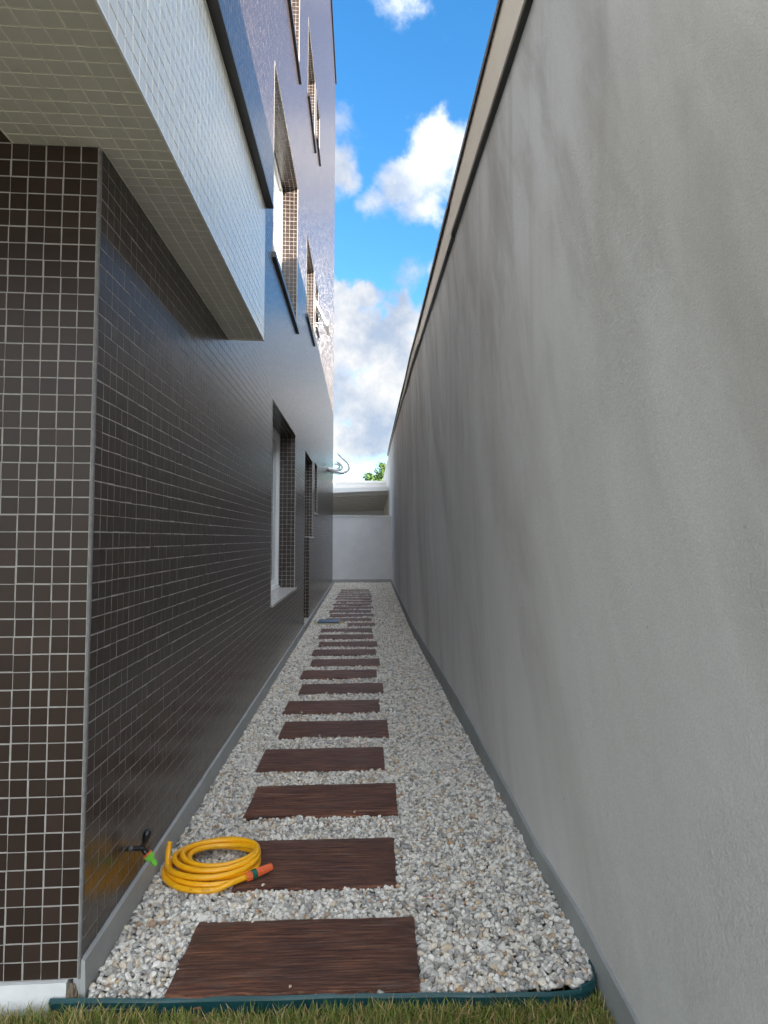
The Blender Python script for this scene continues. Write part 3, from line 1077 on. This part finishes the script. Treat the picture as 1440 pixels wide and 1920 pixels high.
# trees
def tree(name, loc, h, crown, n, leafm, label, leafs=.10, seed=1, zbase=0):
    r_ = np.random.default_rng(seed)
    T = thing(name, (loc[0], loc[1], zbase), label, 'tree')
    bm = bmesh.new()
    tube(bm, [(loc[0], loc[1], zbase), (loc[0] + .1, loc[1], zbase + h * .4), (loc[0] + .05, loc[1] + .05, zbase + h * .85)], [.12, .09, .04], 8)
    cl = []
    for (cx_, cy_, cz_, rr) in crown:
        tube(bm, [(loc[0] + .08, loc[1], zbase + h * .5), (loc[0] + cx_ * .6, loc[1] + cy_ * .6, (zbase + h * .5 + cz_) / 2 + .2), (loc[0] + cx_, loc[1] + cy_, cz_)], [.05, .03, .012], 6)
        cl.append((loc[0] + cx_, loc[1] + cy_, cz_, rr))
    obj('trunk', bm, M['bark'], T)
    V, F = [], []
    per = n // len(cl)
    for (cx_, cy_, cz_, rr) in cl:
        # drooping sprays: leaves strung along twigs
        for tw in range(per // 14):
            d = r_.normal(size=3); d /= np.linalg.norm(d); d[2] = d[2] * .8 + .15
            p0 = np.array([cx_, cy_, cz_]) + d * rr * r_.uniform(.05, .35)
            ln = rr * r_.uniform(.5, 1.0)
            for s in range(14):
                u_ = s / 13
                p = p0 + d * ln * u_ + np.array([0, 0, -.35 * rr * u_ * u_]) + r_.normal(0, .03, 3)
                a = r_.normal(size=3); a /= np.linalg.norm(a)
                b = np.cross(a, r_.normal(size=3)); b /= np.linalg.norm(b)
                L_ = leafs * r_.uniform(.6, 1.3); w2 = L_ * .32
                k = len(V)
                V += [p, p + a * L_ * .5 + b * w2, p + a * L_, p + a * L_ * .5 - b * w2]
                F.append((k, k + 1, k + 2, k + 3))
    o = mobj('crown', np_mesh('crown', V, F, leafm), T)
    return T


tree('garden_tree', (.95, 36, 0), 4.6, [(-.45, 0, 4.85, .45), (.0, .1, 4.95, .55), (.35, -.2, 5.2, .5), (.25, .2, 5.5, .35), (-.1, -.2, 4.65, .4), (.6, 0, 4.85, .45)], 2000, M['leaf'],
     'leafy green garden tree above the boundary wall at the far end', .13, 4)
tree('yellow_tree', (-1.9, 36, 0), 3.9, [(.1, 0, 4.45, .28), (.45, 0, 4.40, .25), (-.3, 0, 4.5, .35)], 1500, M['leaf_yellow'],
     'low yellowish tree top behind the flat roofed house', .12, 9)

# ------------------------------------------------------------------ stepping planks
pk_left = [-.565, -.482, -.557, -.602, -.552, -.598, -.538, -.584, -.537, -.569, -.535, -.580, -.582]
pk_right = [.184, .145, .185, .141, .191, .147, .199, .155, .201, .172, .205, .163, .159]
far_l = [-.212, -.583, -.542, -.584, -.533, -.581, -.527, -.58, -.552, -.566, -.524, -.541]
far_r = [.218, .173, .220, .183, .234, .191, .233, .22, .238, .220, .232, .198]
ordn = ['first', 'second', 'third', 'fourth', 'fifth', 'sixth', 'seventh', 'eighth', 'ninth', 'tenth', 'eleventh', 'twelfth', 'thirteenth', 'fourteenth', 'fifteenth',
        'sixteenth', 'seventeenth', 'eighteenth', 'nineteenth', 'twentieth', 'twenty-first', 'twenty-second', 'twenty-third', 'twenty-fourth', 'last']
PL = []
PLTOP = .018
for k in range(25):
    xl = (pk_left + far_l)[k]; xr = (pk_right + far_r)[k]
    yf = 1.935 + .6005 * k + random.uniform(-.008, .008)
    if k == 1: yf = 2.515
    L = xr - xl; D = .382
    if k == 0: yf = 1.950; D = .352
    bm = bmesh.new()
    nx_, ny_ = 22, 10
    grid = {}
    for i in range(nx_ + 1):
        for j in range(ny_ + 1):
            u_, v_ = i / nx_, j / ny_
            x = (u_ - .5) * L; y = (v_ - .5) * D
            ex = min(u_, 1 - u_) * L; ey = min(v_, 1 - v_) * D
            if j in (0, ny_): y += .007 * noise.noise(Vector((x * 9, k * 3.1, j)))
            if i in (0, nx_): x += .005 * noise.noise(Vector((y * 12, k * 2.7, i)))
            z = .0016 * noise.noise(Vector((x * 4, y * 14, k * 5)))
            if ex < .001 or ey < .001: z -= .0035
            grid[i, j] = bm.verts.new((x, y, z))
    for i in range(nx_):
        for j in range(ny_):
            bm.faces.new((grid[i, j], grid[i + 1, j], grid[i + 1, j + 1], grid[i, j + 1]))
    rim = [grid[i, 0] for i in range(nx_ + 1)] + [grid[nx_, j] for j in range(1, ny_ + 1)] + [grid[i, ny_] for i in range(nx_ - 1, -1, -1)] + [grid[0, j] for j in range(ny_ - 1, 0, -1)]
    low = [bm.verts.new((v.co.x * 1.004, v.co.y * 1.006, -.045)) for v in rim]
    n_ = len(rim)
    for a in range(n_):
        bm.faces.new((rim[(a + 1) % n_], rim[a], low[a], low[(a + 1) % n_]))
    me = bpy.data.meshes.new('stepping_plank')
    bmesh.ops.recalc_face_normals(bm, faces=bm.faces)
    bm.to_mesh(me); bm.free()
    me.materials.append(M['wood'])
    o = bpy.data.objects.new('stepping_plank', me)
    o.location = ((xl + xr) / 2, yf + D / 2, PLTOP + random.uniform(-.002, .002))
    o.rotation_euler = (random.uniform(-.003, .003), random.uniform(-.003, .003), R(random.uniform(-.5, .5)) - (.025 if k < 2 else .01))
    COL.objects.link(o)
    extra = {0: 'large dark brown plank, first beside the green lawn edging', 1: 'dark brown plank under the yellow hose, second from the lawn edging',
             13: 'short dark brown plank beside the blue drain cover', 24: 'last dark brown plank, nearest the low end wall'}
    tag(o, extra.get(k, f'dark brown wooden plank in the gravel, {ordn[k]} from the lawn edging'), 'plank', 'dark wooden stepping planks in the gravel path')
    PL.append((xl, xr, yf, yf + D))

# ------------------------------------------------------------------ gravel as instanced stones
lib = bpy.data.collections.new('stone_shapes')
for k in range(9):
    bm = bmesh.new()
    bmesh.ops.create_icosphere(bm, subdivisions=2 if k < 5 else 1, radius=1)
    # cut random facets for a crushed look
    planes = []
    for q in range(9):
        d = Vector((random.gauss(0, 1), random.gauss(0, 1), random.gauss(0, 1))).normalized()
        planes.append((d, random.uniform(.55, .86)))
    for v in bm.verts:
        for d, r in planes:
            t_ = v.co.dot(d)
            if t_ > r: v.co -= d * (t_ - r)
        v.co *= 1 + .06 * noise.noise(v.co * 3 + Vector((k, 0, 0)))
        v.co.x *= 1.0 + .16 * (k % 3); v.co.z *= .78
    me = bpy.data.meshes.new('stone_shape')
    bm.to_mesh(me); bm.free()
    me.materials.append(M['stone'])
    if k < 5:
        me.polygons.foreach_set('use_smooth', np.full(len(me.polygons), False))
    lib.objects.link(bpy.data.objects.new('stone_shape', me))

pts, sizes = [], []
def scatter(y0, y1, sp, zb, zj, sz):
    ny_ = int((y1 - y0) / sp)
    for j in range(ny_):
        y = y0 + j * sp
        xr = XW(y) - .006
        nx_ = int((xr + .822) / sp)
        x = -.818 + (np.arange(nx_) + .5) * sp + rng.uniform(-.5, .5, nx_) * sp
        yv = y + rng.uniform(-.6, .6, nx_) * sp
        z = zb + rng.uniform(-zj, zj, nx_)
        z += .006 * np.sin(x * 5 + y * 2.1) * np.sin(y * 3.3 + x)
        s = sz * np.clip(rng.lognormal(0, .30, nx_), .5, 2.0)
        ok = (x < xr - s * .7) & (x > -.815 + s * .7)
        # keep clear of planks, drain and hose centre
        for (a, b, c, d) in PL:
            ok &= ~((x > a - .003) & (x < b + .003) & (yv > c + .004) & (yv < d - .0))
        ok &= ~((np.abs((x + .515) / .25) ** 2.6 + np.abs((yv - 10.24) / .26) ** 2.6) < 1)
        # front edge follows the plastic strip
        fe = np.interp(x, [-.83, -.43, .04, .51, .66, .74], [1.985, 1.958, 1.942, 1.915, 1.925, 1.975])
        ok &= yv - s * .6 > fe
        ok &= yv < 19.43
        pts.append(np.stack([x, yv, z], -1)[ok]); sizes.append(s[ok])
scatter(1.93, 5.0, .0124, -.004, .005, .0085)
scatter(1.935, 5.0, .0165, .0028, .005, .0091)
scatter(5.0, 9.5, .0160, -.003, .005, .0105)
scatter(5.0, 9.5, .0230, .004, .004, .0106)
scatter(9.5, 19.45, .0205, .000, .006, .0125)
# stray stones lying on planks
stray = [(a + random.uniform(.02, .7), random.choice([c + random.uniform(-.001, .012), d - random.uniform(0, .012)])) for (a, b, c, d) in PL for _q in range(1)] + [(PL[11][0] + .10, PL[11][2] + .17), (PL[10][0] + .07, PL[10][2] + .25), (PL[10][0] + .28, PL[10][2] + .06), (PL[17][0] + .12, PL[17][2] + .2), (PL[12][0] + .36, PL[12][2] + .15)]
pts.append(np.array([(a, b, PLTOP + .006) for a, b in stray])); sizes.append(rng.uniform(.005, .0105, len(stray)))
Pn = np.concatenate(pts); Sn = np.concatenate(sizes)
me = bpy.data.meshes.new('gravel')
me.vertices.add(len(Pn)); me.vertices.foreach_set('co', Pn.astype(np.float32).ravel())
at = me.attributes.new('size', 'FLOAT', 'POINT'); at.data.foreach_set('value', Sn.astype(np.float32))
gravel = bpy.data.objects.new('gravel', me)
me.materials.append(M['stone'])
COL.objects.link(gravel)
tag(gravel, 'crushed white and grey stone gravel filling the lane', 'gravel', kind='stuff')
ng = bpy.data.node_groups.new('scatter_stones', 'GeometryNodeTree')
ng.interface.new_socket('Geometry', in_out='INPUT', socket_type='NodeSocketGeometry')
ng.interface.new_socket('Geometry', in_out='OUTPUT', socket_type='NodeSocketGeometry')
gi = ng.nodes.new('NodeGroupInput'); go = ng.nodes.new('NodeGroupOutput')
iop = ng.nodes.new('GeometryNodeInstanceOnPoints')
ci = ng.nodes.new('GeometryNodeCollectionInfo')
ci.inputs['Collection'].default_value = lib
ci.inputs['Separate Children'].default_value = True
ci.inputs['Reset Children'].default_value = True
iop.inputs['Pick Instance'].default_value = True
rr = ng.nodes.new('FunctionNodeRandomValue'); rr.data_type = 'FLOAT_VECTOR'
rr.inputs[0].default_value = (-.9, -.9, 0); rr.inputs[1].default_value = (.9, .9, 6.283)
na = ng.nodes.new('GeometryNodeInputNamedAttribute'); na.data_type = 'FLOAT'; na.inputs[0].default_value = 'size'
lk = ng.links.new
lk(gi.outputs[0], iop.inputs['Points']); lk(ci.outputs[0], iop.inputs['Instance'])
lk(rr.outputs[0], iop.inputs['Rotation']); lk(na.outputs[0], iop.inputs['Scale'])
lk(iop.outputs[0], go.inputs[0])
md = gravel.modifiers.new('stones', 'NODES'); md.node_group = ng

# ------------------------------------------------------------------ lawn edging and grass
EP = [(-1.2, 2.0), (-.904, 1.985), (-.7, 1.972), (-.43, 1.956), (-.15, 1.946), (.04, 1.938), (.3, 1.920), (.512, 1.908), (.62, 1.908), (.68, 1.918), (.712, 1.942), (.724, 1.985), (.726, 2.02)]
EP = EP[1:]
def catmull(P_, n):
    out = []
    for i in range(len(P_) - 1):
        p0 = Vector(P_[max(i - 1, 0)]); p1 = Vector(P_[i]); p2 = Vector(P_[i + 1]); p3 = Vector(P_[min(i + 2, len(P_) - 1)])
        for k in range(n):
            t = k / n
            out.append(.5 * ((2 * p1) + (-p0 + p2) * t + (2 * p0 - 5 * p1 + 4 * p2 - p3) * t * t + (-p0 + 3 * p1 - 3 * p2 + p3) * t ** 3))
    out.append(Vector(P_[-1]))
    return out
bm = bmesh.new()
prev = None
pth = catmull([(a, b, 0) for a, b in EP], 8)
for i, p in enumerate(pth):
    t_ = (pth[min(i + 1, len(pth) - 1)] - pth[max(i - 1, 0)]).normalized()
    nrm = Vector((t_.y, -t_.x, 0))
    wv = .004 * noise.noise(Vector((p.x * 6, 0, 0)))
    zt = .006 + .002 * noise.noise(Vector((p.x * 4, 3, 0))) + (.012 if p.x > .66 else 0)
    q = p + nrm * (wv + .004)
    prof = [(-.002, -.10), (-.001, -.02), (.002, -.004), (0, zt - .004), (-.004, zt), (-.007, zt - .003), (-.005, -.10)]
    ring = [bm.verts.new((q.x + nrm.x * a, q.y + nrm.y * a, b)) for a, b in prof]
    if prev:
        for k in range(len(ring) - 1):
            bm.faces.new((prev[k], prev[k + 1], ring[k + 1], ring[k]))
    else:
        bm.faces.new(ring)
    prev = ring
bm.faces.new(prev[::-1])
ed = obj('lawn_edging', bm, M['edging'])
tag(ed, 'low teal green plastic edging strip between the gravel and the lawn', 'edging')

n = 52000
gx = rng.uniform(-2.2, .73, n); gy_ = 1.99 - rng.power(1.6, n) * 0 - rng.exponential(.30, n)
fe = np.interp(gx, [-2.2, -.9, -.43, .04, .51, .66, .74], [1.985, 1.965, 1.938, 1.922, 1.893, 1.903, 1.95])
gy_ = fe - rng.exponential(.28, n) - .002
ok = (gy_ > .2) & (gx < .722)
gx, gy_ = gx[ok], gy_[ok]; n = len(gx)
clump = np.array([noise.noise(Vector((a * 7, b * 7, 0))) for a, b in zip(gx, gy_)])
hgt = (.040 + .014 * clump + rng.exponential(.011, n).clip(0, .034))
az = rng.uniform(0, 2 * np.pi, n); lean = rng.uniform(.1, .9, n)
wd = rng.uniform(.0010, .0020, n)
dx, dy = np.cos(az), np.sin(az)
px, py = -dy * wd, dx * wd
b0 = np.stack([gx, gy_, np.full(n, -.062)], -1)
mid = b0 + np.stack([dx * hgt * lean * .35, dy * hgt * lean * .35, hgt * .6], -1)
tip = b0 + np.stack([dx * hgt * lean, dy * hgt * lean, hgt * (1.0 - .15 * lean)], -1)
pp = np.stack([px, py, np.zeros(n)], -1)
V = np.stack([b0 - pp, b0 + pp, mid + pp * .8, mid - pp * .8, tip + pp * .15, tip - pp * .15], 1).reshape(-1, 3)
F = (np.array([(0, 1, 2, 3), (3, 2, 4, 5)])[None] + (np.arange(n) * 6)[:, None, None]).reshape(-1, 4)
gr = mobj('grass', np_mesh('grass', V, F, M['grass']))
tag(gr, 'short green and straw coloured grass along the edging strip', 'grass', kind='stuff')

# ------------------------------------------------------------------ garden hose
H = thing('garden_hose', (-.60, 2.69, .0), 'coiled yellow garden hose lying on gravel and a plank', 'hose')
HR = .0107
ctr = Vector((-.598, 2.695, 0))
path = []
ctr.y -= .012
# free end rising at the left
path += [(-.777, 2.708, .112), (-.778, 2.700, .096), (-.779, 2.690, .078)]
loops = [  # a, b, dx, dy, z
    (.178, .190, .002, .000, .052), (.166, .164, .014, .010, .066), (.148, .134, .024, .020, .070), (.128, .104, .030, .022, .056),
    (.150, .134, .016, .012, .046), (.172, .168, .004, .002, .044), (.174, .190, .002, -.006, .034), (.186, .222, .002, -.010, .029)]
steps = 40
tot = len(loops)
for li in range(tot):
    for s in range(steps):
        f_ = li + s / steps
        i0 = min(int(f_), tot - 1); i1 = min(i0 + 1, tot - 1); t_ = f_ - int(f_)
        t_ = t_ * t_ * (3 - 2 * t_)
        a, b, ox, oy, z = [loops[i0][q] * (1 - t_) + loops[i1][q] * t_ for q in range(5)]
        th = math.pi + 2 * math.pi * s / steps
        x = ctr.x + ox + a * math.cos(th)
        y = ctr.y + oy + b * .79 * math.sin(th)
        if li == tot - 1 and s > steps * .30: break
        if li == 0 and s < 2: continue
        # sits a little higher where it rests on the plank
        path.append((x, y, z - .004 + .004 * math.sin(th * 2 + li)))
e = Vector(path[-1])
path += [(-.505, 2.512, .034), (-.470, 2.536, .036), (-.440, 2.558, .036)]
sm = catmull([tuple(p) for p in path], 2)
bm = bmesh.new()
tube(bm, sm, HR, 14)
hose = obj('hose', bm, M['hose'], H, smooth=True)
# spray connector
c0 = Vector((-.443, 2.558, .034)); ax = (Vector((-.345, 2.622, .044)) - c0).normalized()
bm = bmesh.new()
lathe(bm, c0, ax, [(0, .0115), (.002, .0165), (.022, .0172), (.024, .0155), (.042, .0150), (.044, .0168), (.095, .0140), (.108, .0128), (.110, .0085), (.104, .0075)], 32, rib=.09)
cn = obj('connector', bm, M['orange'], H)
bm = bmesh.new()
pf = []
for k in range(5):
    pf += [(.0235 + k * .004, .0160), (.0245 + k * .004, .0178), (.0265 + k * .004, .0178), (.0272 + k * .004, .0160)]
lathe(bm, c0, ax, pf, 24)
obj('grip_band', bm, M['dgreen'], cn)
# printed wording on the lowest front strand
def front_arc(u_):
    li = tot - 1
    a, b, ox, oy, z = loops[li]
    th = math.pi + 2 * math.pi * u_
    return Vector((ctr.x + ox + a * math.cos(th), ctr.y + oy + b * math.sin(th), z))
def hose_text(txt, s0, size):
    cu = bpy.data.curves.new('hose_print', 'FONT')
    cu.body = txt; cu.size = size; cu.resolution_u = 2
    tmp = bpy.data.objects.new('tmp', cu)
    me_ = bpy.data.meshes.new_from_object(tmp)
    co = np.zeros(len(me_.vertices) * 3); me_.vertices.foreach_get('co', co); co = co.reshape(-1, 3)
    out = []
    pl = [Vector(p) for p in sm]
    # arc length table over the tail of the hose
    acc = [0.0]
    for a, b in zip(pl, pl[1:]): acc.append(acc[-1] + (b - a).length)
    acc = np.array(acc)
    end = acc[-1]
    for x, y, _ in co:
        s = end - s0 + x
        i = int(np.clip(np.searchsorted(acc, s) - 1, 0, len(pl) - 2))
        t_ = (s - acc[i]) / (acc[i + 1] - acc[i])
        p = pl[i].lerp(pl[i + 1], t_)
        tg = (pl[i + 1] - pl[i]).normalized()
        side_ = Vector((tg.y, -tg.x, 0)).normalized()      # towards the camera side
        up = side_.cross(tg).normalized()
        if up.z < 0: up = -up
        ph = (y - size * .35) / HR + R(38)
        out.append(p + (side_ * math.cos(ph) + up * math.sin(ph)) * (HR + .0004))
    me_.vertices.foreach_set('co', np.array([tuple(q) for q in out]).ravel())
    me_.materials.clear(); me_.materials.append(M['print'])
    me_.update()
    mobj('print', me_, H)
    bpy.data.objects.remove(tmp)
hose_text('MULTI', .175, .0105)
hose_text('- 1/2 -', .225, .0085)
hose_text('______', .125, .007)

# ------------------------------------------------------------------ garden tap
T = thing('garden_tap', (XL, 2.40, .23), 'black plastic garden tap with green and orange hose fitting on the tiled wall', 'tap')
bm = bmesh.new()
lathe(bm, (XL - .002, 2.40, .233), (1, 0, 0), [(0, .013), (.003, .013), (.005, .010), (.012, .009)], 20)
obj('flange', bm, M['metal_cap'], T, smooth=False)
bm = bmesh.new()
lathe(bm, (XL + .008, 2.40, .233), (1, 0, 0), [(0, .0085), (.030, .0085), (.032, .0115), (.044, .0115), (.046, .009)], 18)
dn = Vector((.62, 0, -.78)).normalized()
lathe(bm, (XL + .043, 2.40, .233), dn, [(0, .0095), (.016, .0105), (.026, .0105)], 18)
lathe(bm, (XL + .044, 2.40, .236), (.28, 0, .96), [(0, .008), (.012, .0085), (.014, .0065), (.020, .0065)], 18)
obj('body', bm, M['black'], T, smooth=False)
bm = bmesh.new()
lathe(bm, (XL + .050, 2.40, .256), (.30, 0, .95), [(0, .007), (.003, .0125), (.022, .0150), (.034, .0145), (.040, .010), (.042, .004)], 20)
obj('handle', bm, M['black'], T, smooth=True)
o2 = Vector((XL + .043, 2.40, .233)) + dn * .024
bm = bmesh.new()
lathe(bm, o2, dn, [(0, .0165), (.001, .0175), (.006, .0175), (.007, .0165)], 28, rib=.06)
hc = obj('hose_fitting', bm, M['orange'], T)
bm = bmesh.new()
lathe(bm, o2 + dn * .0062, dn, [(0, .0155), (.001, .0168), (.017, .0160), (.019, .0120), (.024, .0100)], 28, rib=.10)
lathe(bm, o2 + dn * .028, dn, [(0, .0088), (.012, .0088), (.013, .0105), (.016, .0105), (.018, .0088), (.026, .0080), (.026, .0055)], 20)
obj('quick_coupling', bm, M['green'], hc)

# ------------------------------------------------------------------ refrigerant pipes near the far corner
RP = thing('insulated_pipes', (XL, 15.8, 3.08), 'bundle of grey insulated pipes curling out of the tiled wall near the far corner', 'pipes')
Yp = 15.8
runs = [
    ([(XL - .02, Yp, 3.08), (-.70, Yp, 3.02), (-.51, Yp - .02, 2.995), (-.36, Yp, 3.05), (-.32, Yp, 3.13), (-.36, Yp + .02, 3.25), (-.47, Yp, 3.35), (-.58, Yp, 3.46)], .024),
    ([(XL - .02, Yp - .05, 3.10), (-.68, Yp - .05, 3.06), (-.55, Yp - .06, 3.06), (-.49, Yp - .06, 3.12), (-.52, Yp - .06, 3.20), (-.60, Yp - .05, 3.26)], .026),
    ([(XL - .02, Yp + .05, 3.12), (-.72, Yp + .05, 3.10), (-.60, Yp + .05, 3.10), (-.56, Yp + .05, 3.16), (-.60, Yp + .05, 3.22), (-.68, Yp + .05, 3.22)], .022),
    ([(XL - .02, Yp, 3.04), (-.74, Yp, 2.99), (-.60, Yp, 2.96), (-.48, Yp, 2.97), (-.36, Yp, 3.02)], .009),
]
for p_, r_ in runs:
    bm = bmesh.new()
    tube(bm, catmull(p_, 6), r_ * 1.05, 10)
    pp_ = obj('pipe', bm, M['foam'] if r_ > .01 else M['black'], RP, smooth=True)
    if r_ > .01:
        a, b = Vector(p_[-2]), Vector(p_[-1])
        bm = bmesh.new()
        tube(bm, [b, b + (b - a).normalized() * .05], .008, 8)
        obj('copper_end', bm, M['metal_cap'], pp_)

# ------------------------------------------------------------------ drain cover
DC = thing('drain_cover', (-.51, 10.24, .02), 'blue grey plastic drain cover set in a yellowish cement collar', 'drain cover')
bm = bmesh.new()
ring0, ring1, ring2 = [], [], []
N = 40
for k in range(N):
    t_ = 2 * math.pi * k / N
    c, s = math.cos(t_), math.sin(t_)
    ex = lambda q: abs(q) ** .75 * (1 if q > 0 else -1)
    wob = 1 + .05 * noise.noise(Vector((c * 2, s * 2, 0)))
    ring0.append(bm.verts.new((-.515 + .25 * ex(c) * wob, 10.24 + .26 * ex(s) * wob, -.03)))
    ring1.append(bm.verts.new((-.515 + .235 * ex(c) * wob, 10.24 + .245 * ex(s) * wob, .016)))
ring2c = bm.verts.new((-.515, 10.24, .018))
for k in range(N):
    bm.faces.new((ring0[k], ring0[(k + 1) % N], ring1[(k + 1) % N], ring1[k]))
    bm.faces.new((ring1[k], ring1[(k + 1) % N], ring2c))
obj('collar', bm, M['collar'], DC, smooth=False)
boxobj('lid', (-.685, -.345, 10.07, 10.41, .017, .040), M['lid'], DC, bevel=.006)
boxobj('grip_recess', (-.665, -.635, 10.20, 10.28, .0401, .043), M['black'], DC)

# a small dry red twig on the stones
tw = bmesh.new()
tube(tw, [(.235, 2.40, .02), (.255, 2.392, .027), (.275, 2.385, .022), (.30, 2.37, .024)], .0012, 5)
tube(tw, [(.262, 2.389, .026), (.272, 2.402, .028)], .0009, 5)
tg = obj('twig', tw, simple('red_twig', (.42, .10, .08), .7))
tag(tg, 'tiny dry red twig on the gravel beside the plank under the hose', 'twig')
